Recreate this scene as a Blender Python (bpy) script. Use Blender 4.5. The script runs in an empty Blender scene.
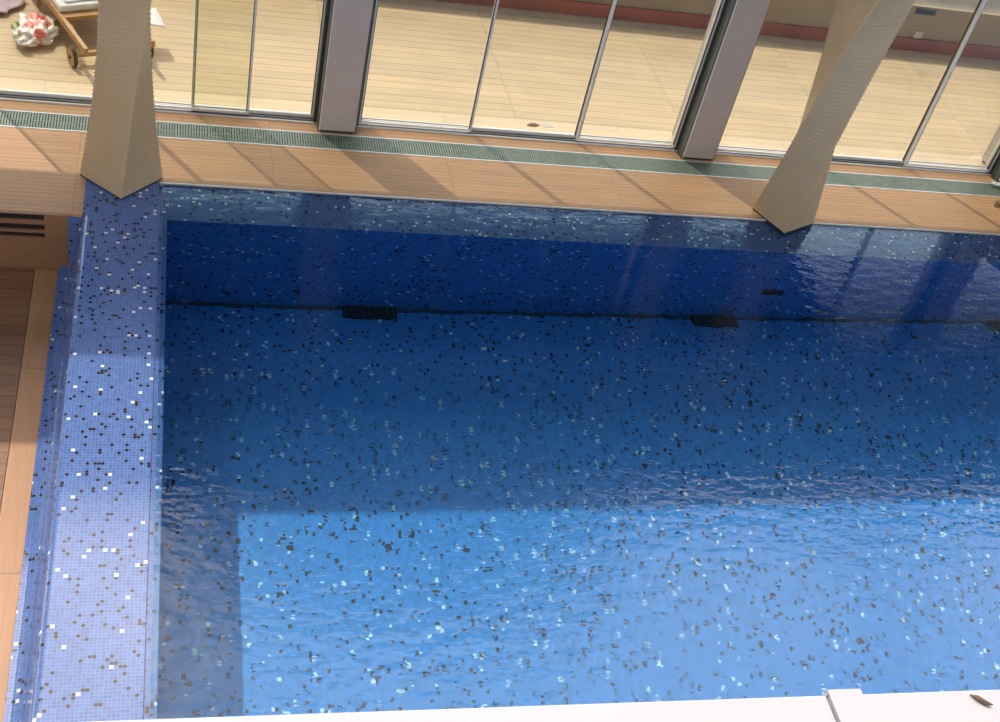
import bpy, bmesh, math, random
from mathutils import Vector, Matrix
random.seed(7)
S = bpy.context.scene
COL = S.collection
R = math.radians

# ------------------------------------------------------------------ camera
FPX = 1229.085
cam = bpy.data.cameras.new('camera')
cam.sensor_width = 36.0
cam.lens = FPX / 1000 * 36.0
cam.clip_end = 400
camo = bpy.data.objects.new('camera', cam)
COL.objects.link(camo)
rt = Vector((0.96321449, -0.18111153, 0.19853577))
up = Vector((-0.02512471, 0.67485526, 0.73752229))
fw = Vector((0.2675567, 0.71538031, -0.64547999))
m = Matrix((rt, up, -fw)).transposed().to_4x4()
m.translation = Vector((0, 0, 7))
camo.matrix_world = m
S.camera = camo

# ------------------------------------------------------------------ exposure
S.view_settings.view_transform = 'Standard'
S.view_settings.look = 'None'
S.view_settings.gamma = 1.0
S.view_settings.exposure = -0.10
S.view_settings.use_curve_mapping = False
S.cycles.max_bounces = 10
S.cycles.transparent_max_bounces = 16
S.cycles.caustics_refractive = True
S.cycles.caustics_reflective = False
S.cycles.sample_clamp_indirect = 6.0

# ------------------------------------------------------------------ sun
SUN_DIR = Vector((0.388, -0.621, -1.0)).normalized()     # the way the light travels
sun = bpy.data.lights.new('sun', 'SUN')
sun.energy = 2.6
sun.angle = R(0.55)
sun.color = (1.0, 0.93, 0.83)
suno = bpy.data.objects.new('sun', sun)
COL.objects.link(suno)
suno.location = (-6, 20, 14)
suno.rotation_euler = SUN_DIR.to_track_quat('-Z', 'Y').to_euler()
sun.cycles.is_caustics_light = True                       # lets the sun reach the pool floor through the water

# ------------------------------------------------------------------ sky
W = bpy.data.worlds.new('sky')
S.world = W
W.use_nodes = True
wt = W.node_tree
wt.nodes.clear()


def wn(t, **k):
    n = wt.nodes.new(t)
    for a, b in k.items():
        setattr(n, a, b)
    return n


def wmath(op, a, b=None, c=None):
    n = wn('ShaderNodeMath', operation=op)
    for i, v in enumerate((a, b, c)):
        if v is None:
            continue
        if isinstance(v, (int, float)):
            n.inputs[i].default_value = v
        else:
            wt.links.new(v, n.inputs[i])
    return n.outputs[0]


tc = wn('ShaderNodeTexCoord')
sep = wn('ShaderNodeSeparateXYZ')
wt.links.new(tc.outputs['Generated'], sep.inputs[0])
elev = wn('ShaderNodeMapRange', interpolation_type='SMOOTHSTEP')
wt.links.new(sep.outputs['Z'], elev.inputs['Value'])
elev.inputs['From Min'].default_value = 0.0
elev.inputs['From Max'].default_value = 0.7
base = wn('ShaderNodeMix', data_type='RGBA')
wt.links.new(elev.outputs[0], base.inputs['Factor'])
base.inputs['A'].default_value = (0.98, 0.93, 0.97, 1)
base.inputs['B'].default_value = (0.62, 0.76, 1.0, 1)
# added bright cloud shaped to lay a sheen on pool and rim
def wrange(v, a, b, c=0., d=1.):
    n = wn('ShaderNodeMapRange', interpolation_type='SMOOTHSTEP')
    wt.links.new(v, n.inputs['Value'])
    for k, q in zip(('From Min', 'From Max', 'To Min', 'To Max'), (a, b, c, d)):
        n.inputs[k].default_value = q
    return n.outputs[0]


ysafe = wmath('MAXIMUM', sep.outputs['Y'], .05)
slope = wmath('DIVIDE', sep.outputs['Z'], ysafe)          # steepness of the view towards the windows
side = wmath('DIVIDE', sep.outputs['X'], ysafe)
noi = wn('ShaderNodeTexNoise')
noi.inputs['Scale'].default_value = 5.0
noi.inputs['Detail'].default_value = 3
wt.links.new(tc.outputs['Generated'], noi.inputs['Vector'])
hole = wmath('ADD', wmath('POWER', wmath('ABSOLUTE', wmath('DIVIDE', wmath('SUBTRACT', side, .33), .29)), 2.0),
             wmath('POWER', wmath('ABSOLUTE', wmath('DIVIDE', wmath('SUBTRACT', slope, 1.27), .17)), 2.0))
sky_glow = wmath('MULTIPLY', wrange(slope, 1.10, 1.24), wrange(sep.outputs['Y'], .28, .40))
sky_glow = wmath('MULTIPLY', sky_glow, wrange(hole, .5, 1.5, .12, 1.))
sky_glow = wmath('MULTIPLY', sky_glow, wrange(side, -.9, -.3))
sky_glow = wmath('MULTIPLY', sky_glow, wrange(side, .12, -.06, 1., 1.9))
sky_glow = wmath('MULTIPLY', sky_glow, wrange(noi.outputs[0], .30, .60, .55, 1.1))
bg1 = wn('ShaderNodeBackground')
wt.links.new(base.outputs['Result'], bg1.inputs['Color'])
haze = wmath('MULTIPLY', wrange(slope, .95, .66), wrange(sep.outputs['Y'], .30, .62))   # bright haze low on the sunny side
wt.links.new(wmath('ADD', wmath('MULTIPLY_ADD', haze, 1.4, .56), wmath('MULTIPLY', wmath('MULTIPLY', wrange(slope, .80, .69), wrange(sep.outputs['Y'], .45, .70)), 2.4)), bg1.inputs['Strength'])
bg2 = wn('ShaderNodeBackground')
bg2.inputs['Color'].default_value = (1.0, 0.88, 0.82, 1)
wt.links.new(wmath('MULTIPLY', sky_glow, 5.2), bg2.inputs['Strength'])
add = wn('ShaderNodeAddShader')
wt.links.new(bg1.outputs[0], add.inputs[0])
wt.links.new(bg2.outputs[0], add.inputs[1])
wo = wn('ShaderNodeOutputWorld')
wt.links.new(add.outputs[0], wo.inputs[0])


# ------------------------------------------------------------------ material helpers
class NT:
    def __init__(s, name):
        s.m = bpy.data.materials.new(name)
        s.m.use_nodes = True
        s.t = s.m.node_tree
        s.b = s.t.nodes['Principled BSDF']
        s.out = s.t.nodes['Material Output']

    def n(s, t, **k):
        x = s.t.nodes.new(t)
        for a, b in k.items():
            setattr(x, a, b)
        return x

    def l(s, a, b):
        s.t.links.new(a, b)

    def math(s, op, a, b=None, c=None):
        x = s.n('ShaderNodeMath', operation=op)
        for i, v in enumerate((a, b, c)):
            if v is None:
                continue
            if isinstance(v, (int, float)):
                x.inputs[i].default_value = v
            else:
                s.l(v, x.inputs[i])
        return x.outputs[0]

    def mix(s, f, a, b, mode='MIX'):
        x = s.n('ShaderNodeMix', data_type='RGBA', blend_type=mode)
        for i, v in (('Factor', f), ('A', a), ('B', b)):
            if isinstance(v, (int, float)):
                x.inputs[i].default_value = v
            elif isinstance(v, tuple):
                x.inputs[i].default_value = (*v, 1) if len(v) == 3 else v
            else:
                s.l(v, x.inputs[i])
        return x.outputs['Result']

    def noise(s, vec, scale, detail=2, rough=.5):
        x = s.n('ShaderNodeTexNoise')
        x.inputs['Scale'].default_value = scale
        x.inputs['Detail'].default_value = detail
        x.inputs['Roughness'].default_value = rough
        s.l(vec, x.inputs['Vector'])
        return x.outputs[0]

    def mapping(s, vec, sc=(1, 1, 1), loc=(0, 0, 0)):
        x = s.n('ShaderNodeMapping')
        x.inputs['Scale'].default_value = sc
        x.inputs['Location'].default_value = loc
        s.l(vec, x.inputs['Vector'])
        return x.outputs[0]

    def rng(s, v, a, b, c=0., d=1., smooth=False):
        x = s.n('ShaderNodeMapRange')
        if smooth:
            x.interpolation_type = 'SMOOTHSTEP'
        s.l(v, x.inputs['Value'])
        for k, q in zip(('From Min', 'From Max', 'To Min', 'To Max'), (a, b, c, d)):
            x.inputs[k].default_value = q
        return x.outputs[0]

    def bump(s, h, strength=.3, dist=.01):
        x = s.n('ShaderNodeBump')
        x.inputs['Strength'].default_value = strength
        x.inputs['Distance'].default_value = dist
        s.l(h, x.inputs['Height'])
        s.l(x.outputs[0], s.b.inputs['Normal'])


def plain(name, c, rough=.5, metal=0., var=.06, scale=6., spec=.5):
    g = NT(name)
    t = g.n('ShaderNodeTexCoord').outputs['Object']
    nz = g.noise(t, scale, 4, .6)
    f = g.rng(nz, .3, .7, 1 - var, 1 + var)
    col = g.mix(1.0, c, (1, 1, 1), 'MULTIPLY')
    x = g.n('ShaderNodeVectorMath', operation='SCALE')
    g.l(col, x.inputs[0])
    g.l(f, x.inputs['Scale'])
    g.l(x.outputs[0], g.b.inputs['Base Color'])
    g.b.inputs['Roughness'].default_value = rough
    g.b.inputs['Metallic'].default_value = metal
    g.b.inputs['Specular IOR Level'].default_value = spec
    return g.m


def boards(name, c, pitch, axis='y', gap=.06, var=.12, length=2.1, off=0., rough=.45, gapcol=.45, seam=True, spec=.4, fine=1.0):
    """timber boards running along the other axis"""
    g = NT(name)
    t = g.n('ShaderNodeTexCoord').outputs['Object']
    sp = g.n('ShaderNodeSeparateXYZ')
    g.l(t, sp.inputs[0])
    X, Y = sp.outputs['X'], sp.outputs['Y']
    if axis == 'z':
        Y = sp.outputs['Z']
    if axis == 'x':
        X, Y = Y, X
    v = g.math('DIVIDE', g.math('ADD', Y, 50.), pitch)
    idx = g.math('FLOOR', v)
    fr = g.math('FRACT', v)
    u = g.math('DIVIDE', g.math('ADD', X, 60. + off), length)
    uid = g.math('FLOOR', u)
    uf = g.math('FRACT', u)
    cmb = g.n('ShaderNodeCombineXYZ')
    g.l(idx, cmb.inputs[0])
    g.l(uid, cmb.inputs[1])
    w = g.n('ShaderNodeTexWhiteNoise', noise_dimensions='2D')
    g.l(cmb.outputs[0], w.inputs['Vector'])
    # grain, stretched along the board
    c2 = g.n('ShaderNodeCombineXYZ')
    g.l(g.math('MULTIPLY', X, 1.6), c2.inputs[0])
    g.l(g.math('MULTIPLY', Y, 38.), c2.inputs[1])
    g.l(g.math('MULTIPLY', w.outputs['Value'], 40.), c2.inputs[2])
    gr = g.noise(c2.outputs[0], 1.0, 4, .6)
    big = g.noise(t, .9, 3, .6)
    f = g.math('ADD', g.rng(w.outputs['Value'], 0, 1, 1 - var, 1 + var), g.rng(gr, .3, .7, -.09 * fine, .09 * fine))
    f = g.math('MULTIPLY', f, g.rng(big, .3, .7, .94, 1.06))
    line = g.math('LESS_THAN', fr, gap)
    if seam:
        line = g.math('MAXIMUM', line, g.math('MULTIPLY', g.math('LESS_THAN', uf, .012 / length), .75))
    f = g.math('MULTIPLY', f, g.math('SUBTRACT', 1.0, g.math('MULTIPLY', line, 1 - gapcol)))
    x = g.n('ShaderNodeVectorMath', operation='SCALE')
    hue = g.mix(g.rng(w.outputs['Value'], 0, 1, 0, .5), c, (c[0] * 1.0, c[1] * .93, c[2] * .82))
    g.l(hue, x.inputs[0])
    g.l(f, x.inputs['Scale'])
    g.l(x.outputs[0], g.b.inputs['Base Color'])
    g.b.inputs['Roughness'].default_value = rough
    g.b.inputs['Specular IOR Level'].default_value = spec
    g.bump(g.math('SUBTRACT', 1.0, line), .5, .004)
    return g.m


def mosaic(name, basec, darkc, lightc, pd=.045, pl=.011, rough=.12, grout=(.36, .38, .54), tile=.0255, gw=.10, gf=.26):
    """glass mosaic; UVs are in metres"""
    g = NT(name)
    uv = g.n('ShaderNodeUVMap').outputs[0]
    sc = g.n('ShaderNodeVectorMath', operation='SCALE')
    g.l(uv, sc.inputs[0])
    sc.inputs['Scale'].default_value = 1 / tile
    fl = g.n('ShaderNodeVectorMath', operation='FLOOR')
    g.l(sc.outputs[0], fl.inputs[0])
    frc = g.n('ShaderNodeVectorMath', operation='FRACTION')
    g.l(sc.outputs[0], frc.inputs[0])
    w = g.n('ShaderNodeTexWhiteNoise', noise_dimensions='2D')
    g.l(fl.outputs[0], w.inputs['Vector'])
    cl = g.noise(g.mapping(fl.outputs[0], (.09, .16, 1)), 1.0, 2, .6)
    pdn = g.rng(cl, .38, .66, pd * .35, pd * 1.9)
    dark = g.math('LESS_THAN', w.outputs['Value'], pdn)
    light = g.math('GREATER_THAN', w.outputs['Value'], 1 - pl)
    sx = g.n('ShaderNodeSeparateXYZ')
    g.l(frc.outputs[0], sx.inputs[0])

    def edge(v):
        return g.math('ADD', g.math('LESS_THAN', v, gw), g.math('GREATER_THAN', v, 1 - gw))
    gm = g.math('MINIMUM', g.math('ADD', edge(sx.outputs[0]), edge(sx.outputs[1])), 1.0)
    wc = g.n('ShaderNodeSeparateXYZ')
    g.l(w.outputs['Color'], wc.inputs[0])
    v2 = g.rng(wc.outputs[1], 0, 1, .84, 1.16)
    s2 = g.n('ShaderNodeVectorMath', operation='SCALE')
    hue = g.mix(g.rng(wc.outputs[2], 0, 1, 0, .35), basec, (basec[0] * .7, basec[1] * 1.02, basec[2] * 1.05))
    g.l(hue, s2.inputs[0])
    g.l(v2, s2.inputs['Scale'])
    c = g.mix(dark, s2.outputs[0], darkc)
    c = g.mix(light, c, lightc)
    c = g.mix(g.math('MULTIPLY', gm, gf), c, grout)
    g.l(c, g.b.inputs['Base Color'])
    g.b.inputs['Roughness'].default_value = rough
    g.b.inputs['Specular IOR Level'].default_value = .5
    return g.m


# ------------------------------------------------------------------ mesh helpers
def uvbox(bm):
    uvl = bm.loops.layers.uv.verify()
    for f in bm.faces:
        n = f.normal
        a = max(range(3), key=lambda i: abs(n[i]))
        for lp in f.loops:
            p = lp.vert.co
            lp[uvl].uv = (p.y, p.z) if a == 0 else ((p.x, p.z) if a == 1 else (p.x, p.y))


def obj(name, bm, mat, parent=None, smooth=False, uv=False):
    bm.normal_update()
    if uv:
        uvbox(bm)
    me = bpy.data.meshes.new(name)
    bm.to_mesh(me)
    bm.free()
    o = bpy.data.objects.new(name, me)
    COL.objects.link(o)
    if mat:
        me.materials.append(mat)
    if smooth:
        for p in me.polygons:
            p.use_smooth = True
    if parent:
        o.parent = parent
    return o


def box(bm, x0, x1, y0, y1, z0, z1, bevel=0., M=None):
    r = bmesh.ops.create_cube(bm, size=1)
    vs = r['verts']
    for v in vs:
        v.co = Vector(((x0 + x1) / 2 + v.co.x * (x1 - x0), (y0 + y1) / 2 + v.co.y * (y1 - y0), (z0 + z1) / 2 + v.co.z * (z1 - z0)))
    if bevel:
        es = list({e for v in vs for e in v.link_edges})
        r2 = bmesh.ops.bevel(bm, geom=es, offset=bevel, segments=2, affect='EDGES', profile=.6)
        vs = list({v for f in r2['faces'] for v in f.verts} | {v for v in vs if v.is_valid})
    if M is not None:
        bmesh.ops.transform(bm, matrix=M, verts=vs)
    return vs


def B(*a, **k):
    bm = bmesh.new()
    box(bm, *a, **k)
    return bm


def beam(bm, p, q, w, h):
    """square bar from p to q"""
    p, q = Vector(p), Vector(q)
    d = q - p
    M = Matrix.Translation((p + q) / 2) @ d.to_track_quat('Y', 'Z').to_matrix().to_4x4()
    box(bm, -w / 2, w / 2, -d.length / 2, d.length / 2, -h / 2, h / 2, bevel=min(w, h) * .12, M=M)


def cyl(bm, p, q, r, seg=24, r2=None):
    p, q = Vector(p), Vector(q)
    d = q - p
    M = Matrix.Translation((p + q) / 2) @ d.to_track_quat('Z', 'Y').to_matrix().to_4x4()
    bmesh.ops.create_cone(bm, cap_ends=True, segments=seg, radius1=r, radius2=r if r2 is None else r2, depth=d.length, matrix=M)


def tag(o, label=None, cat=None, group=None, kind=None):
    if label:
        o['label'] = label
    if cat:
        o['category'] = cat
    if group:
        o['group'] = group
    if kind:
        o['kind'] = kind
    return o


def struct(name, bm, mat, label=None, cat=None, **k):
    return tag(obj(name, bm, mat, **k), label, cat, kind='structure')


def empty(name, loc, rz=0., label=None, cat=None, group=None, kind=None):
    o = bpy.data.objects.new(name, None)
    COL.objects.link(o)
    o.location = loc
    o.rotation_euler = (0, 0, rz)
    o.empty_display_size = .2
    return tag(o, label, cat, group, kind)


def copy_tree(o, parent=None):
    c = o.copy()
    COL.objects.link(c)
    if parent:
        c.parent = parent
    for ch in [x for x in list(COL.objects) if x.parent == o and x is not c]:
        copy_tree(ch, c)
    return c


def receiver(o):
    o.cycles.is_caustics_receiver = True
    return o


# ------------------------------------------------------------------ materials
M_deck = boards('interior_deck_timber', (.54, .315, .165), .062, gap=.14, var=.05, length=1.85, gapcol=.80, rough=.55, spec=.25, seam=True)
M_lower = boards('lower_deck_timber', (.25, .122, .058), .128, gap=.07, var=.10, length=2.6, gapcol=.55, rough=.4)
M_border = boards('border_timber', (.47, .235, .108), .6, axis='x', gap=.0, var=.02, length=2.2, gapcol=.6, rough=.4)
M_riser = boards('riser_timber', (.30, .16, .08), .3, axis='z', gap=.0, var=.04, length=3., gapcol=.6)
M_out = boards('outdoor_deck_timber', (.63, .49, .325), .145, gap=.09, var=.07, length=2.1, off=1.23, gapcol=.72, rough=.6, spec=.2)
M_pale = boards('pale_threshold_timber', (.72, .58, .42), .12, gap=.04, var=.04, length=2.1, gapcol=.8, rough=.6, spec=.2)
M_tile = mosaic('rim_mosaic', (.084, .158, .375), (.012, .011, .014), (.85, .83, .80), pd=.072, pl=.012, tile=.0272)
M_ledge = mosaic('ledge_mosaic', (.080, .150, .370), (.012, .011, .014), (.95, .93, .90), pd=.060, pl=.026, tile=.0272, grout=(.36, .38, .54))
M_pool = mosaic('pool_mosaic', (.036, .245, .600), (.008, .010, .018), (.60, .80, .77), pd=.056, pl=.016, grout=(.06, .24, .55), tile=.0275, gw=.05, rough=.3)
M_darktile = plain('channel_tile', (.02, .06, .11), .4)
M_black = plain('drain_black', (.012, .010, .014), .5)
M_kerb = plain('kerb_red_timber', (.34, .100, .034), .6, var=.22, scale=1.3)
M_terr = plain('terrace_concrete', (.36, .28, .17), .85, var=.10, scale=2.5)
M_terr_dark = plain('terrace_concrete_darkened', (.24, .19, .115), .85, var=.10, scale=2.5)  # same concrete, darkened to offset the skylight on the flat top
M_grate = plain('drain_grate_steel', (.16, .17, .16), .5, .4)
M_white = plain('white_painted', (.78, .75, .70), .5)
M_coping = plain('coping_white_metal', (.60, .56, .545), .55, var=.03, scale=2)
M_mull = plain('post_grey_paint', (.52, .455, .405), .5, .1, var=.05, scale=4)
M_alu = plain('window_aluminium', (.74, .72, .68), .35, .1, var=.04)
M_gask = plain('window_gasket', (.035, .04, .035), .5)
M_liner = plain('jamb_liner_green', (.13, .15, .125), .5)
M_grille = plain('grille_bronze_green', (.20, .25, .19), .5, .1, var=.15, scale=12)
M_pit = plain('grille_trench', (.17, .20, .165), .8)
M_cream = plain('column_cream_paint', (.55, .42, .25), .42, 0., var=.06, scale=3.2)
M_gapshade = plain('column_gap_shade', (.03, .035, .05), .5)  # dark colour standing in for the shadow gap under the columns
M_wood = plain('lounger_teak', (.46, .25, .085), .5, var=.2, scale=9)
M_tyre = plain('wheel_rubber', (.045, .035, .03), .6)
M_cush = plain('mattress_white', (.80, .78, .78), .8, var=.05)
M_conc = plain('roof_panel', (.22, .18, .15), .8)
M_refl_dark = plain('reflection_dark', (.045, .045, .05), .9)  # near black, for the slab added to the pool reflection
M_lilac = plain('lilac_cotton', (.52, .40, .44), .9, var=.25, scale=7)
M_debris = plain('dry_leaf', (.16, .09, .05), .8)

# floral plastic bag
g = NT('bag_floral_print')
t = g.n('ShaderNodeTexCoord').outputs['Object']
v = g.n('ShaderNodeTexVoronoi')
v.inputs['Scale'].default_value = 7.5
g.l(t, v.inputs['Vector'])
bl = g.rng(v.outputs['Distance'], .42, .62, 1, 0, True)
sel = g.n('ShaderNodeSeparateXYZ')
g.l(v.outputs['Color'], sel.inputs[0])
on = g.math('GREATER_THAN', sel.outputs[0], .12)
petal = g.mix(sel.outputs[1], (.72, .10, .07), (.78, .33, .25))
petal = g.mix(g.math('GREATER_THAN', sel.outputs[2], .78), petal, (.25, .30, .10))
c = g.mix(g.math('MULTIPLY', bl, on), (.80, .74, .70), petal)
g.l(c, g.b.inputs['Base Color'])
g.b.inputs['Roughness'].default_value = .35
M_bag = g.m

# window glass: thin, slightly green
g = NT('window_glass')
tr = g.n('ShaderNodeBsdfTransparent')
tr.inputs['Color'].default_value = (.95, .955, .90, 1)
gl = g.n('ShaderNodeBsdfGlossy')
gl.inputs['Roughness'].default_value = .0
fr = g.n('ShaderNodeFresnel')
fr.inputs['IOR'].default_value = 1.35
mx = g.n('ShaderNodeMixShader')
g.l(g.math('MINIMUM', fr.outputs[0], .35), mx.inputs[0])
g.l(tr.outputs[0], mx.inputs[1])
g.l(gl.outputs[0], mx.inputs[2])
g.l(mx.outputs[0], g.out.inputs[0])
M_glass = g.m

# water: refracting, faintly blue, rippled in patches
g = NT('pool_water')
t = g.n('ShaderNodeTexCoord').outputs['Object']
w1 = g.noise(g.mapping(t, (5.0, 9.0, 1.0)), 1.0, 2, .5)
w2 = g.noise(g.mapping(t, (16.0, 26.0, 1.0), (3, 1, 0)), 1.0, 2, .5)
patch = g.rng(g.noise(g.mapping(t, (.45, .6, 1), (2.2, .4, 0)), 1.0, 1, .5), .42, .66, .25, 1.0, True)
sw = g.n('ShaderNodeSeparateXYZ')
g.l(t, sw.inputs[0])
patch = g.math('MULTIPLY', patch, g.rng(sw.outputs['Y'], 8.2, 6.8, .15, 1.7, True))
hh = g.math('ADD', g.math('MULTIPLY', w1, g.rng(sw.outputs['Y'], 8.6, 7.0, .55, 1.0, True)), g.math('MULTIPLY', g.math('MULTIPLY', w2, patch), .30))
bp = g.n('ShaderNodeBump')
bp.inputs['Strength'].default_value = 1.0
bp.inputs['Distance'].default_value = .0048
g.l(hh, bp.inputs['Height'])
rf = g.n('ShaderNodeBsdfRefraction')
rf.inputs['IOR'].default_value = 1.33
rf.inputs['Roughness'].default_value = 0.
rf.inputs['Color'].default_value = (.75, .93, 1.0, 1)
gs = g.n('ShaderNodeBsdfGlossy')
gs.inputs['Roughness'].default_value = .02
fn = g.n('ShaderNodeFresnel')
fn.inputs['IOR'].default_value = 1.33
for q in (rf, gs, fn):
    g.l(bp.outputs[0], q.inputs['Normal'])
mx = g.n('ShaderNodeMixShader')
g.l(fn.outputs[0], mx.inputs[0])
g.l(rf.outputs[0], mx.inputs[1])
g.l(gs.outputs[0], mx.inputs[2])
g.l(mx.outputs[0], g.out.inputs[0])
M_water = g.m

# ================================================================== SETTING
XL, XR = -12.0, 18.0
YN = 0.95          # near end of the pool hall, under the balcony
D = 1.72           # pool depth
struct('floor', B(XL, XR, 10.195, 10.975, -.8, 0), M_deck, 'tan timber deck strip between the pool and the long floor grille', 'floor')
struct('floor', B(XL, -.70, 9.606, 10.195, -.8, 0), M_deck, 'tan timber deck corner at upper left behind the cream column', 'floor')
struct('floor', B(XL, XR, 11.285, 11.458, -.8, 0), M_deck, 'narrow tan timber strip between the floor grille and the window track', 'floor')
struct('floor', B(XL, -1.135, YN, 9.57, -.83, -.63), M_lower, 'brown timber boards of the sunken deck at far left', 'floor')
struct('trim_1', B(-1.13, -.925, YN, 9.57, -.83, -.628, bevel=.004), M_border, 'orange timber border board along the foot of the tiled rim', 'deck border')
struct('trim_2', B(-.03, XR, 10.184, 10.194, -.05, .003), M_alu, 'thin pale metal edge between deck and tiled ledge', 'edge trim')
bm = bmesh.new()
zs = [0, -.012, -.075, -.12, -.185, -.215, -.265, -.63]
# riser built of solid bands with three real slots cut between them
box(bm, -1.03, -.83, 9.575, 9.599, -.63, -.001)
for a, b in ((0, 1), (2, 3), (4, 5), (6, 7)):
    box(bm, XL, -1.0305, 9.575, 9.599, zs[b], zs[a] - (.001 if a == 0 else 0))
riser = struct('wall_step', bm, M_riser, 'brown timber step wall with three long dark slots below the upper deck', 'step wall')
struct('wall_slot_shade', B(XL, -1.03, 9.5995, 9.6055, -.4, -.01), M_black, 'black sheet painting the shade inside the slots of the timber step wall', 'recess')  # slots are shallow, so black backing paints their dark depth

# tiled rim: profile along Y
prof = [(-.035, -.30), (-.035, -.004), (-.039, 0), (-.655, 0), (-.676, -.006), (-.692, -.020), (-.702, -.045), (-.775, -.42), (-.79, -.50),
        (-.812, -.560), (-.845, -.592), (-.88, -.600), (-.924, -.602), (-.924, -.9), (-.035, -.9)]
bm = bmesh.new()
y0, y1 = YN, 9.6
uvl = bm.loops.layers.uv.verify()
arc = [0]
for a, b in zip(prof, prof[1:]):
    arc.append(arc[-1] + math.hypot(b[0] - a[0], b[1] - a[1]))
A = [bm.verts.new((x, y0, z)) for x, z in prof]
Bv = [bm.verts.new((x, y1, z)) for x, z in prof]
for i in range(len(prof) - 1):
    f = bm.faces.new((A[i], A[i + 1], Bv[i + 1], Bv[i]))
    for lp, (u, w_) in zip(f.loops, ((arc[i], y0), (arc[i + 1], y0), (arc[i + 1], y1), (arc[i], y1))):
        lp[uvl].uv = (u, w_)
bm.faces.new(A)
bm.faces.new(list(reversed(Bv)))
bmesh.ops.recalc_face_normals(bm, faces=bm.faces)
rim = struct('pool_rim', bm, M_tile, 'wide blue mosaic rim along the left side of the pool', 'pool rim')
for p in rim.data.polygons:
    p.use_smooth = False
struct('pool_rim_corner', B(-.702, -.035, 9.6, 10.183, -.9, 0), M_tile, 'blue mosaic corner of the rim beneath the left cream column', 'pool rim', uv=True)
struct('pool_rim_end', B(-.829, -.703, 9.575, 9.605, -.62, -.03), M_tile, 'blue mosaic return closing the outer face of the rim', 'pool rim', uv=True)
receiver(struct('pool_lip', B(-.035, .045, YN, 9.63, -1.0, -.022), M_tile, 'narrow blue mosaic lip inside the left rim', 'pool lip', uv=True))
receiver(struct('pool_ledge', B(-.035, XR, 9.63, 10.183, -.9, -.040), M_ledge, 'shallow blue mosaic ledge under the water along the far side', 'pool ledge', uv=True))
receiver(struct('wall_pool_far', B(-.1, XR, 9.63, 9.75, -D - .1, -.9), M_pool, 'deep blue mosaic wall on the far side of the pool', 'pool wall', uv=True))
receiver(struct('wall_pool_upper', B(.045, XR, 9.628, 9.6305, -.9, -.041), M_pool, 'upper band of the deep blue mosaic wall', 'pool wall', uv=True))
receiver(struct('wall_pool_left', B(-.035, .044, YN, 9.63, -D - .1, -1.0), M_pool, 'deep blue mosaic wall below the left lip', 'pool wall', uv=True))
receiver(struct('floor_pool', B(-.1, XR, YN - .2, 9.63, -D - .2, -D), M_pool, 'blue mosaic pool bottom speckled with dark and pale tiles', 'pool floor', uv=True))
receiver(struct('trim_3', B(.045, XR, 9.585, 9.627, -D, -D + .012), M_darktile, 'dark channel line along the foot of the far pool wall', 'pool channel'))
struct('wall_pool_near', B(-.1, XR, YN - .15, YN, -D - .2, -.05), M_pool, 'near mosaic wall of the pool below the balcony', 'pool wall', uv=True)

# water
bm = bmesh.new()
vv = [bm.verts.new(p) for p in ((.0, YN, -.012), (XR, YN, -.012), (XR, 10.182, -.012), (.0, 10.182, -.012))]
bm.faces.new(vv)
water = tag(obj('pool_water', bm, M_water, smooth=True), 'clear rippled blue pool water', 'water', kind='stuff')
water.cycles.is_caustics_caster = True

# drains at the foot of the far wall
def drain(x, w, label):
    e = empty('pool_drain', (x, 9.5, -D), label=label, cat='drain', group='drain boxes at the foot of the far pool wall')
    bmx = bmesh.new()
    box(bmx, -w / 2, w / 2, -.04, .125, 0, .05, bevel=.006)
    receiver(obj('drain_box', bmx, M_black, e))
    bmx = bmesh.new()
    for k in range(9):
        box(bmx, -w / 2 + .03 + k * (w - .06) / 8 - .006, -w / 2 + .03 + k * (w - .06) / 8 + .006, -.03, .11, .05, .056)
    receiver(obj('drain_grate', bmx, M_darktile, e))


drain(2.06, .56, 'black drain box on the pool bottom in the left half of the far wall')
drain(5.88, .52, 'black drain box on the pool bottom left of the right cream column foot')
drain(9.62, .56, 'black drain box on the pool bottom at the right edge of the view')
e = empty('wall_inlet', (6.48, 9.627, -1.06), label='small dark rectangular inlet in the far pool wall below the right column', cat='inlet')
receiver(obj('inlet_frame', B(-.135, .135, -.012, 0, -.062, .062, bevel=.004), M_darktile, e))
receiver(obj('inlet_opening', B(-.115, .115, -.016, -.0125, -.045, .045), M_black, e))

# outdoor deck, kerb, terrace
struct('floor_outdoor', B(XL, 24, 11.89, 14.695, -.4, 0), M_out, 'pale honey timber deck outside the windows', 'outdoor deck')
struct('floor_threshold', B(XL, 24, 11.617, 11.888, -.4, .003), M_pale, 'pale timber threshold board just outside the windows', 'threshold')
struct('baseboard_outdoor', B(XL, 26, 14.70, 14.74, -.4, .185, bevel=.006), M_kerb, 'red brown timber skirting at the back of the outdoor deck', 'skirting')
struct('wall_outdoor', B(XL, 30, 14.742, 14.80, -.4, .66), M_terr, 'low ochre rendered wall above the red skirting', 'wall')
struct('terrace', B(XL, 30, 14.802, 22.0, -.4, .655), M_terr_dark, 'darkened ochre concrete terrace beyond the red kerb', 'terrace')

# ---- floor grille
e = empty('floor_grille', (0, 11.13, 0), label='long green bronze slatted floor grille running along the foot of the windows', cat='grille')
bm = bmesh.new()
box(bm, XL, XR, -.152, -.136, -.05, .004)
box(bm, XL, XR, .136, .152, -.05, .004)
obj('grille_frame', bm, M_alu, e)
bm = bmesh.new()
k = -4.0
while k < 12.5:
    box(bm, k, k + .019, -.136, .136, -.03, .001)
    k += .027
box(bm, -4, 12.5, -.004, .004, -.034, -.002)
obj('grille_slats', bm, M_grille, e)
obj('grille_trench', B(XL, XR, -.136, .136, -.2, -.06), M_pit, e)

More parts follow.
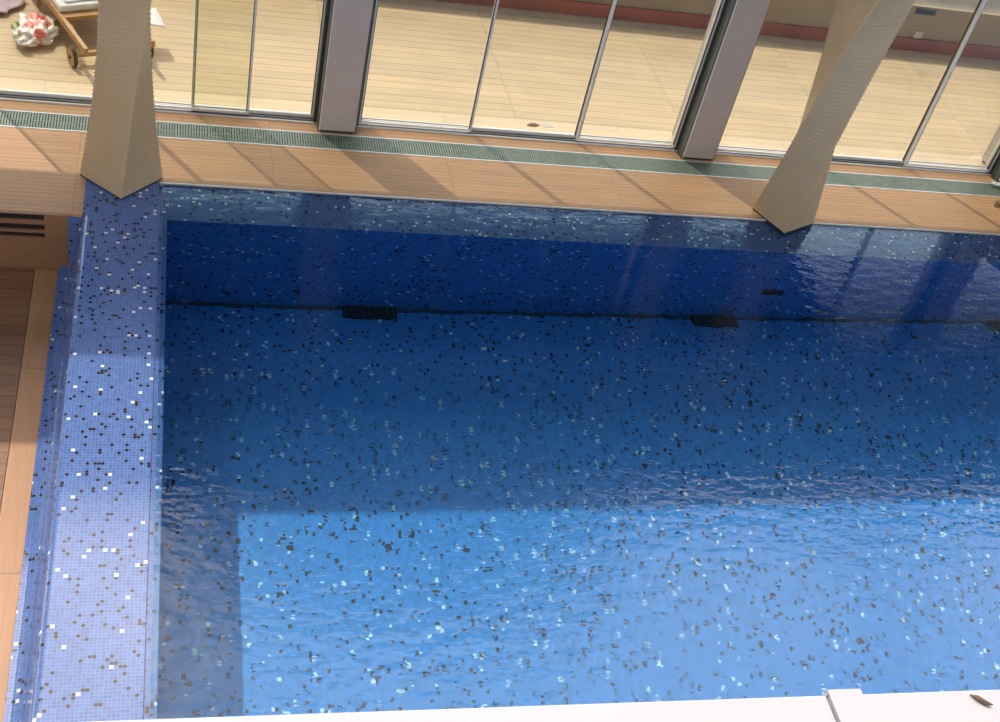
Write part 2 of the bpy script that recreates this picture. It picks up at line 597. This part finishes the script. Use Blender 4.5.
# ---- windows
def frame_bar(bm, x0, x1, y0=11.53, y1=11.66, z0=.04, z1=3.4):
    box(bm, x0, x1, y0, y1, z0, z1)


ZT = 3.4
def window(n, xa, xb, leaves, label):
    """leaves: (x0, x1, yrow)"""
    root = empty('window_%d' % n, ((xa + xb) / 2, 11.535, 0), label=label, cat='window', kind='structure')
    ox = -(xa + xb) / 2
    P = lambda bm, nm, mt: obj(nm, bm, mt, root)
    bm = bmesh.new()
    # track with three rails
    box(bm, xa + ox, xb + ox, -.075, .08, -.4, .012)
    for yy in (-.070, .030, .070):
        box(bm, xa + ox, xb + ox, yy - .006, yy + .008, .012, .018 if yy < 0 else .040)
    P(bm, 'window_track', M_alu)
    bm = bmesh.new()
    box(bm, xa + ox, xb + ox, -.058, -.024, .0121, .015)
    box(bm, xa + ox, xb + ox, .004, .016, .0121, .015)
    box(bm, xa + ox, xb + ox, .040, .062, .0121, .018)
    P(bm, 'track_groove', M_gask)
    bm = bmesh.new()
    box(bm, xa + ox, xb + ox, -.06, .08, ZT, ZT + .12)
    P(bm, 'window_head', M_alu)
    for sx in (0, 1):
        bm = bmesh.new()
        x0 = xa + ox if sx == 0 else xb + ox - .055
        xe = x0 + .037 if sx == 1 else x0
        box(bm, xe, xe + .018, -.078, -.03, 0, ZT)
        box(bm, x0, x0 + .055, .02, .08, 0, ZT)
        jb = P(bm, 'window_jamb', M_alu)
        bm = bmesh.new()
        box(bm, x0 + .001, x0 + .054, -.072, .021, .0, ZT)
        obj('jamb_gasket', bm, M_gask, jb)
        bm = bmesh.new()
        xl = x0 if sx == 0 else x0 + .035
        box(bm, xl + .001, xl + .019, -.205, -.079, 0, ZT)
        obj('jamb_liner', bm, M_liner, jb)
    for x0, x1, row in leaves:
        yy = (-.035, .018)[row]
        bm = bmesh.new()
        box(bm, x0 + ox + .004, x1 + ox - .004, yy - .005, yy + .005, .055, ZT - .02)
        pn = P(bm, 'window_pane', M_glass)
        bm = bmesh.new()
        for xx in (x0, x1 - .022):
            box(bm, xx + ox, xx + ox + .022, yy - .018, yy + .018, .04, ZT - .01)
        box(bm, x0 + ox + .022, x1 + ox - .022, yy - .012, yy + .012, .036, .062)
        obj('leaf_frame', bm, M_alu, pn)
        bm = bmesh.new()
        for xx in (x0 + .022, x1 - .030):
            box(bm, xx + ox, xx + ox + .008, yy - .012, yy + .012, .062, ZT - .02)
        obj('leaf_gasket', bm, M_gask, pn)
    return root


window(1, -2.60, 1.58, [(-1.75, -.44, 1), (-.46, .85, 0), (.26, 1.53, 1)], 'left bay of sliding glass doors with two leaves overlapping into a darker pane')
window(2, 1.955, 5.75, [(2.01, 3.265, 0), (3.245, 4.51, 1), (4.49, 5.70, 0)], 'middle bay of sliding glass doors between the two big grey posts')
window(3, 6.125, 10.0, [(6.18, 7.51, 0), (7.49, 8.76, 1), (8.74, 9.945, 0)], 'right bay of sliding glass doors behind the twisted cream column')
window(4, 10.375, 14.1, [(10.43, 11.6, 0), (11.58, 12.9, 1), (12.88, 14.05, 0)], 'next bay of sliding glass doors past the right edge')

# ---- posts between the bays
def post(x, label):
    e = empty('steel_post', (x, 11.3, 0), label=label, cat='post', group='grey posts between the window bays')
    bmx = bmesh.new()
    box(bmx, 0, .37, 0, .50, .03, 5.0, bevel=.008)
    obj('post_shaft', bmx, M_mull, e)
    bmx = bmesh.new()
    box(bmx, .02, .35, .02, .48, 0.0, .0299)  # dark inset block standing in for the shadow under the post
    obj('post_shadow_gap', bmx, M_gask, e)
    bmx = bmesh.new()
    box(bmx, -.012, -.0005, .0, .012, 0.03, 5.0)
    obj('post_edge_bead', bmx, M_alu, e)


post(1.583, 'broad grey post left of the middle window bay, nearer the left column')
post(5.752, 'broad grey post just left of the right twisted column')
post(10.002, 'broad grey post only just in view at the right edge')
post(-2.97, 'broad grey post beyond the left edge of the view')

# wall above the doors, with the sloping canopy over the deck
struct('wall_window_head', B(XL, XR, 11.805, 11.9, 3.52, 5.2), M_conc, 'solid brown wall band above the sliding doors', 'wall')
bm = bmesh.new()
q = [(11.34, 5.86), (12.64, 3.87), (12.68, 3.90), (11.38, 5.92)]
a = [bm.verts.new((XL, y, z)) for y, z in q]
b = [bm.verts.new((XR, y, z)) for y, z in q]
bm.faces.new(a)
bm.faces.new(list(reversed(b)))
for i in range(4):
    bm.faces.new((a[i], b[i], b[(i + 1) % 4], a[(i + 1) % 4]))
bmesh.ops.recalc_face_normals(bm, faces=bm.faces)
struct('canopy', bm, M_conc, 'sloping brown canopy over the sliding doors', 'canopy')
struct('roof_beam', B(XL, XR, 10.06, 10.42, 3.50, 3.74), M_conc, 'brown beam carried by the twisted columns', 'beam')
# unseen dark slab, added to darken the pool's reflection and shade the terrace
bm = bmesh.new()
yy = 23.5
q = [(-25, 10.1), (16.06, 10.1), (19.6, 14.45), (-25, 14.45)]
a = [bm.verts.new((x, yy, z)) for x, z in q]
b = [bm.verts.new((x, yy + 1.2, z)) for x, z in q]
bm.faces.new(a)
bm.faces.new(list(reversed(b)))
for i in range(4):
    bm.faces.new((a[i], b[i], b[(i + 1) % 4], a[(i + 1) % 4]))
bmesh.ops.recalc_face_normals(bm, faces=bm.faces)
FAR = struct('reflection_slab', bm, M_refl_dark, 'unseen dark slab added to darken the pool reflection', 'building')

struct('wall_front', B(XL, XR, .66, .80, -D, 5.38), M_white, 'white balcony wall under the coping', 'wall')

# ---- white balcony coping, two lengths with a lapped joint
def coping(x0, x1, lap, label):
    e = empty('balcony_coping', (x0, .9324 - (x0 - .066) * .0186 - .31, 5.5), R(-1.066), label=label, cat='coping', group='white metal coping lengths on the balcony wall')
    w = x1 - x0
    bmx = bmesh.new()
    box(bmx, 0, w, 0, .31, -.012, 0, bevel=.003)
    box(bmx, 0, w, .298, .31, -.10, -.012)
    box(bmx, 0, w, 0, .012, -.10, -.012)
    obj('coping_sheet', bmx, M_coping, e)
    if lap:
        bmx = bmesh.new()
        box(bmx, -.001, .056, -.003, .3165, .001, .005, bevel=.001)
        box(bmx, -.001, .056, .3105, .3165, -.10, .004)
        obj('coping_lap', bmx, M_coping, e)
    return e


coping(-3.0, .9965, False, 'longer white coping length left of the joint, along the bottom')
coping(1.0005, 5.0, True, 'white coping length right of the joint, with a small raised lap')
struct('wall_coping_core', B(-3, 5, .66, .83, 5.38, 5.397), M_debris, 'masonry under the white coping', 'wall')
bm = bmesh.new()
pts = [(-.019, .000, .002), (-.008, .0045, .004), (.006, .005, .003), (.018, .001, .006), (.008, -.0045, .003), (-.007, -.004, .005)]
c0 = bm.verts.new((0, 0, .005))
vs = [bm.verts.new(p) for p in pts]
for i in range(6):
    bm.faces.new((c0, vs[i], vs[(i + 1) % 6]))
    
ret = bmesh.ops.extrude_face_region(bm, geom=list(bm.faces))
for v_ in [x for x in ret['geom'] if isinstance(x, bmesh.types.BMVert)]:
    v_.co.z -= .0018
bmesh.ops.recalc_face_normals(bm, faces=bm.faces)
lf = tag(obj('dry_leaf', bm, M_debris), 'tiny curled brown leaf lying on the white coping at lower right', 'leaf')
lf.location = (1.265, .889, 5.5005)
lf.rotation_euler = (0, 0, R(-40))

# ================================================================== TWISTED COLUMNS
def twisted(cx, cy, P, zhold, label):
    """square shaft that turns as it rises, its corners toothed like a stitched seam"""
    e = empty('twisted_column', (cx, cy, 0), label=label, cat='column', group='twisted cream columns at the pool edge')

    def at(z):
        zz = min(z, zhold)
        s = P[0] + P[1] * zz + P[2] * zz ** 2 + P[3] * zz ** 3
        th = P[4] + P[5] * zz + P[6] * zz ** 2 + P[7] * zz ** 3
        dth = P[5] + 2 * P[6] * zhold + 3 * P[7] * zhold ** 2
        if z > zhold:
            th += dth * (z - zhold)
        return s, th, P[8] * z, P[9] * z
    bmx = bmesh.new()
    h = .046
    n = int(3.47 / h)
    prev = None
    for i in range(n):
        z0 = .018 + i * h
        a0, a1 = at(z0), at(z0 + h)
        ring2 = []
        for zz, rs, th_, ss, ex, ey, tooth in ((z0, 0, a0[1], a0[0], a0[2], a0[3], .011), (z0 + h, 0, a1[1], a1[0], a1[2], a1[3], -.004)):
            r = ss / math.sqrt(2)
            cs = [Vector((ex + r * math.cos(th_ + k * math.pi / 2), ey + r * math.sin(th_ + k * math.pi / 2), zz)) for k in range(4)]
            ring = []
            for k in range(4):
                d = (cs[k] - Vector((ex, ey, zz))).normalized()
                ring.append(bmx.verts.new(cs[k].lerp(cs[k - 1], .04)))
                ring.append(bmx.verts.new(cs[k] + d * tooth))
                ring.append(bmx.verts.new(cs[k].lerp(cs[(k + 1) % 4], .04)))
            ring2.append(ring)
        for k in range(12):
            bmx.faces.new((ring2[0][k], ring2[0][(k + 1) % 12], ring2[1][(k + 1) % 12], ring2[1][k]))
        if prev is None:
            bmx.faces.new(list(reversed(ring2[0])))
        else:
            for k in range(12):
                bmx.faces.new((prev[k], prev[(k + 1) % 12], ring2[0][(k + 1) % 12], ring2[0][k]))
        prev = ring2[1]
    bmx.faces.new(prev)
    obj('column_shaft', bmx, M_cream, e)
    s, th, dx, dy = at(0)
    bmx = bmesh.new()
    r = s / math.sqrt(2) - .004
    lo = [bmx.verts.new((r * math.cos(th + k * math.pi / 2), r * math.sin(th + k * math.pi / 2), -.038)) for k in range(4)]
    hi = [bmx.verts.new((v_.co.x, v_.co.y, .0179)) for v_ in lo]
    for k in range(4):
        bmx.faces.new((lo[k], lo[(k + 1) % 4], hi[(k + 1) % 4], hi[k]))
    bmx.faces.new(hi)
    bmx.faces.new(list(reversed(lo)))
    obj('column_shadow_gap', bmx, M_gapshade, e)  # dark plate painting the shadow line beneath the shaft


twisted(-.385, 10.235, [0.5365, -0.2334, 0.0739, 0.0081, -1.5472, 0.2274, 0.2097, -0.0603, 0.0152, -0.0068], 2.3,
        'twisted cream column standing on the left corner of the tiled rim')
twisted(6.626, 10.264, [0.491, -0.1003, 0.0166, 0.0085, -1.9074, 0.6263, -0.1139, 0.0287, -0.0019, -0.0004], 3.1,
        'twisted cream column standing at the pool edge on the right, flaring upward')

# ================================================================== SUN LOUNGERS
def lounger(loc, rz, label, padded=True):
    e = empty('sun_lounger', loc, rz, label, 'sun lounger')
    L_, w = 1.95, .72
    for x in (0, w):
        bmx = bmesh.new()
        beam(bmx, (x, 0, .30), (x, L_, .30), .045, .075)
        obj('side_rail', bmx, M_wood, e)
    for y, nm in ((.74, 'cross_beam'), (1.9, 'cross_beam')):
        bmx = bmesh.new()
        beam(bmx, (.02, y, .30), (w - .02, y, .30), .05, .06)
        obj(nm, bmx, M_wood, e)
    bmx = bmesh.new()
    beam(bmx, (-.03, .27, .12), (w + .06, .27, .12), .05, .05)
    obj('axle_beam', bmx, M_wood, e)
    for x in (-.055, w + .055):
        bmx = bmesh.new()
        cyl(bmx, (x - .018, .27, .105), (x + .018, .27, .105), .105, 28)
        wh = obj('wheel', bmx, M_wood, e)
        bmx = bmesh.new()
        bmesh.ops.create_uvsphere(bmx, u_segments=12, v_segments=8, radius=.022, matrix=Matrix.Translation((x + (.02 if x > 0 else -.02), .27, .105)))
        obj('wheel_hub', bmx, M_tyre, wh)
        bmx = bmesh.new()
        ring = 32
        for i in range(ring):
            a0, a1 = i / ring * math.tau, (i + 1) / ring * math.tau
            q = []
            for aa in (a0, a1):
                for rr, xx in ((.1055, -.02), (.113, -.02), (.113, .02), (.1055, .02)):
                    q.append(bmx.verts.new((x + xx, .27 + rr * math.cos(aa), .113 + rr * math.sin(aa) - .008)))
            for k in range(4):
                bmx.faces.new((q[k], q[(k + 1) % 4], q[4 + (k + 1) % 4], q[4 + k]))
        bmesh.ops.remove_doubles(bmx, verts=bmx.verts, dist=.0005)
        obj('tyre', bmx, M_tyre, wh)
    for x in (.05, w - .05):
        bmx = bmesh.new()
        beam(bmx, (x, .27, .13), (x, .60, .29), .03, .035)
        obj('brace', bmx, M_wood, e)
        bmx = bmesh.new()
        beam(bmx, (x, 1.62, 0.0), (x, 1.62, .27), .05, .05)
        obj('leg', bmx, M_wood, e)
    bmx = bmesh.new()
    for k in range(9):
        box(bmx, .025, w - .025, .68 + k * .14, .68 + k * .14 + .09, .315, .333)
    obj('slats', bmx, M_wood, e)
    if not padded:
        return e
    bmx = bmesh.new()
    box(bmx, .0, w, .78, 1.93, .338, .41, bevel=.02)
    obj('mattress', bmx, M_cush, e, smooth=True)
    return e


LA = math.atan2(.40, .925)
lounger((-.80, 12.03, 0), LA, 'wooden wheeled sun lounger with white mattress outside behind the left column')
lounger((11.36, 10.40, 0), R(111.7), 'bare wooden sun lounger on the interior deck, only its corner in view at right', False)

# white towel corner hanging off the lounger, seen right of the column
def cloth(name, pts, nx, ny, mat, thick, amp, label, cat, seed=0, z=.0):
    """rumpled sheet spanned by 4 corner points (bilinear) with thickness"""
    rnd = random.Random(seed)
    ph = [rnd.uniform(0, 6.28) for _ in range(8)]
    fx = [rnd.uniform(3, 9) for _ in range(8)]
    bmx = bmesh.new()
    G = []
    for j in range(ny + 1):
        row = []
        for i in range(nx + 1):
            u, v_ = i / nx, j / ny
            p = (Vector(pts[0]) * (1 - u) * (1 - v_) + Vector(pts[1]) * u * (1 - v_) + Vector(pts[2]) * u * v_ + Vector(pts[3]) * (1 - u) * v_)
            hz = sum(math.sin(fx[k] * u * (1 + k % 2) + ph[k]) * math.cos(fx[k + 4] * v_ + ph[k + 4]) for k in range(4)) / 4
            p.z += amp * (hz + 1) * .5
            p.x += amp * .3 * math.sin(9 * v_ + ph[0])
            p.y += amp * .3 * math.sin(11 * u + ph[1])
            row.append(bmx.verts.new(p))
        G.append(row)
    for j in range(ny):
        for i in range(nx):
            bmx.faces.new((G[j][i], G[j][i + 1], G[j + 1][i + 1], G[j + 1][i]))
    o = obj(name, bmx, mat, smooth=True)
    md = o.modifiers.new('thickness', 'SOLIDIFY')
    md.thickness = thick
    md.offset = 1
    return tag(o, label, cat)


g = NT('towel_print')
t = g.n('ShaderNodeTexCoord').outputs['Object']
v = g.n('ShaderNodeTexVoronoi')
v.inputs['Scale'].default_value = 6.
g.l(t, v.inputs['Vector'])
sl = g.n('ShaderNodeSeparateXYZ')
g.l(v.outputs['Color'], sl.inputs[0])
c = g.mix(g.math('MULTIPLY', g.rng(v.outputs['Distance'], .35, .5, 1, 0, True), g.math('GREATER_THAN', sl.outputs[0], .5)), (.78, .76, .77), (.62, .25, .12))
g.l(c, g.b.inputs['Base Color'])
g.b.inputs['Roughness'].default_value = .9
M_towel = g.m


def lw(x, y, z):
    """lounger-local to world"""
    c_, s_ = math.cos(LA), math.sin(LA)
    return (-.80 + x * c_ - y * s_, 12.03 + x * s_ + y * c_, z)


cloth('towel', [lw(.08, .84, .413), lw(.62, .86, .413), lw(.60, 1.55, .413), lw(.10, 1.5, .413)], 16, 16, M_towel, .008, .02,
      'white towel with orange print spread on the outdoor sun lounger', 'towel', 3)
cloth('napkin', [(-.31, 12.67, .345), (-.02, 12.72, .29), (-.12, 13.02, .345), (-.31, 13.0, .35)], 10, 10, M_cush, .006, .01,
      'white cloth corner hanging over the lounger side, right of the left column', 'cloth', 5)

cloth('pool_towel', [(9.86, 11.19, .006), (10.4, 11.04, .006), (10.4, 11.25, .006), (9.82, 11.26, .006)], 12, 8, M_cush, .012, .06,
      'small white towel at the foot of the grey post at the right edge', 'towel', 9)

# floral bag on the outdoor deck
e = empty('shopping_bag', (-1.36, 12.78, 0), R(-8), 'crumpled white plastic bag with red floral print on the outdoor deck', 'bag')
bm = bmesh.new()
bmesh.ops.create_icosphere(bm, subdivisions=5, radius=1)
from mathutils import noise as mn
for v_ in bm.verts:
    p = v_.co.copy()
    n1 = mn.noise(p * 1.7 + Vector((3, 1, 7))) * .30 + mn.noise(p * 4.1) * .14 + mn.noise(p * 9) * .05
    r = 1 + n1 - .10 * abs(math.sin(5 * math.atan2(p.y, p.x)))
    v_.co = Vector((p.x * .235 * r, p.y * .36 * r, max(-.0, (p.z * .5 + .5)) * .20 * r))
obj('bag_body', bm, M_bag, e, smooth=True)
for sx in (-1, 1):
    bm = bmesh.new()
    prev = None
    for i in range(13):
        a = i / 12 * math.pi
        c0 = Vector((.10 * sx + .07 * math.cos(a), .18 + .12 * math.sin(a), .10 - .03 * math.sin(a)))
        ring = [bm.verts.new(c0 + Vector((dx, dy, dz))) for dx, dy, dz in ((-.014, 0, 0), (0, 0, .012), (.014, 0, 0), (0, 0, -.012))]
        if prev:
            for k in range(4):
                bm.faces.new((prev[k], prev[(k + 1) % 4], ring[(k + 1) % 4], ring[k]))
        prev = ring
    obj('bag_handle', bm, M_bag, e, smooth=True)

cloth('beach_towel', [(-2.6, 13.12, .006), (-1.70, 13.16, .006), (-1.50, 13.55, .006), (-2.6, 13.9, .006)], 26, 20, M_lilac, .012, .07,
      'rumpled lilac towel lying on the outdoor deck at the top left corner', 'towel', 11)

# small things outside
e = empty('wall_vent', (10.37, 14.74, .59), label='grey rectangular vent in the ochre wall at upper right', cat='vent')
obj('vent_frame', B(-.165, .165, -.014, 0, -.042, .042, bevel=.003), M_grate, e)
bm = bmesh.new()
for k in range(5):
    box(bm, -.15, .15, -.02, -.0142, -.033 + k * .015, -.026 + k * .015)
obj('vent_slats', bm, M_black, e)
e = empty('socket_box', (10.40, 14.74, .245), label='small white box on the ochre wall just above the red skirting', cat='socket box')
obj('box_body', B(-.065, .065, -.04, 0, -.05, .05, bevel=.01), M_white, e)
obj('box_lid', B(-.055, .055, -.048, -.0402, -.04, .04, bevel=.003), M_coping, e)


def scrap(x, y, l, w, rz, mat, label, cat):
    bmx = bmesh.new()
    n_ = 7
    top = []
    for i in range(n_):
        u = i / (n_ - 1)
        ww = w * (.15 + math.sin(u * math.pi) * .85) * random.uniform(.8, 1.1)
        top.append((bmx.verts.new((l * (u - .5), ww / 2, .004 + .01 * math.sin(3 * u))), bmx.verts.new((l * (u - .5), -ww / 2, .004))))
    for a_, b_ in zip(top, top[1:]):
        bmx.faces.new((a_[0], a_[1], b_[1], b_[0]))
    r_ = bmesh.ops.extrude_face_region(bmx, geom=list(bmx.faces))
    for q_ in [k_ for k_ in r_['geom'] if isinstance(k_, bmesh.types.BMVert)]:
        q_.co.z -= .0035
    bmesh.ops.recalc_face_normals(bmx, faces=bmx.faces)
    o = tag(obj(cat.replace(' ', '_'), bmx, mat), label, cat)
    o.location = (x, y, .003)
    o.rotation_euler = (0, 0, rz)


scrap(4.05, 11.78, .16, .07, R(8), M_debris, 'small brown fallen leaf outside the middle bay on the threshold', 'fallen leaf')
scrap(4.22, 11.80, .16, .09, R(-12), M_coping, 'white paper scrap beside the fallen leaf on the threshold', 'paper scrap')
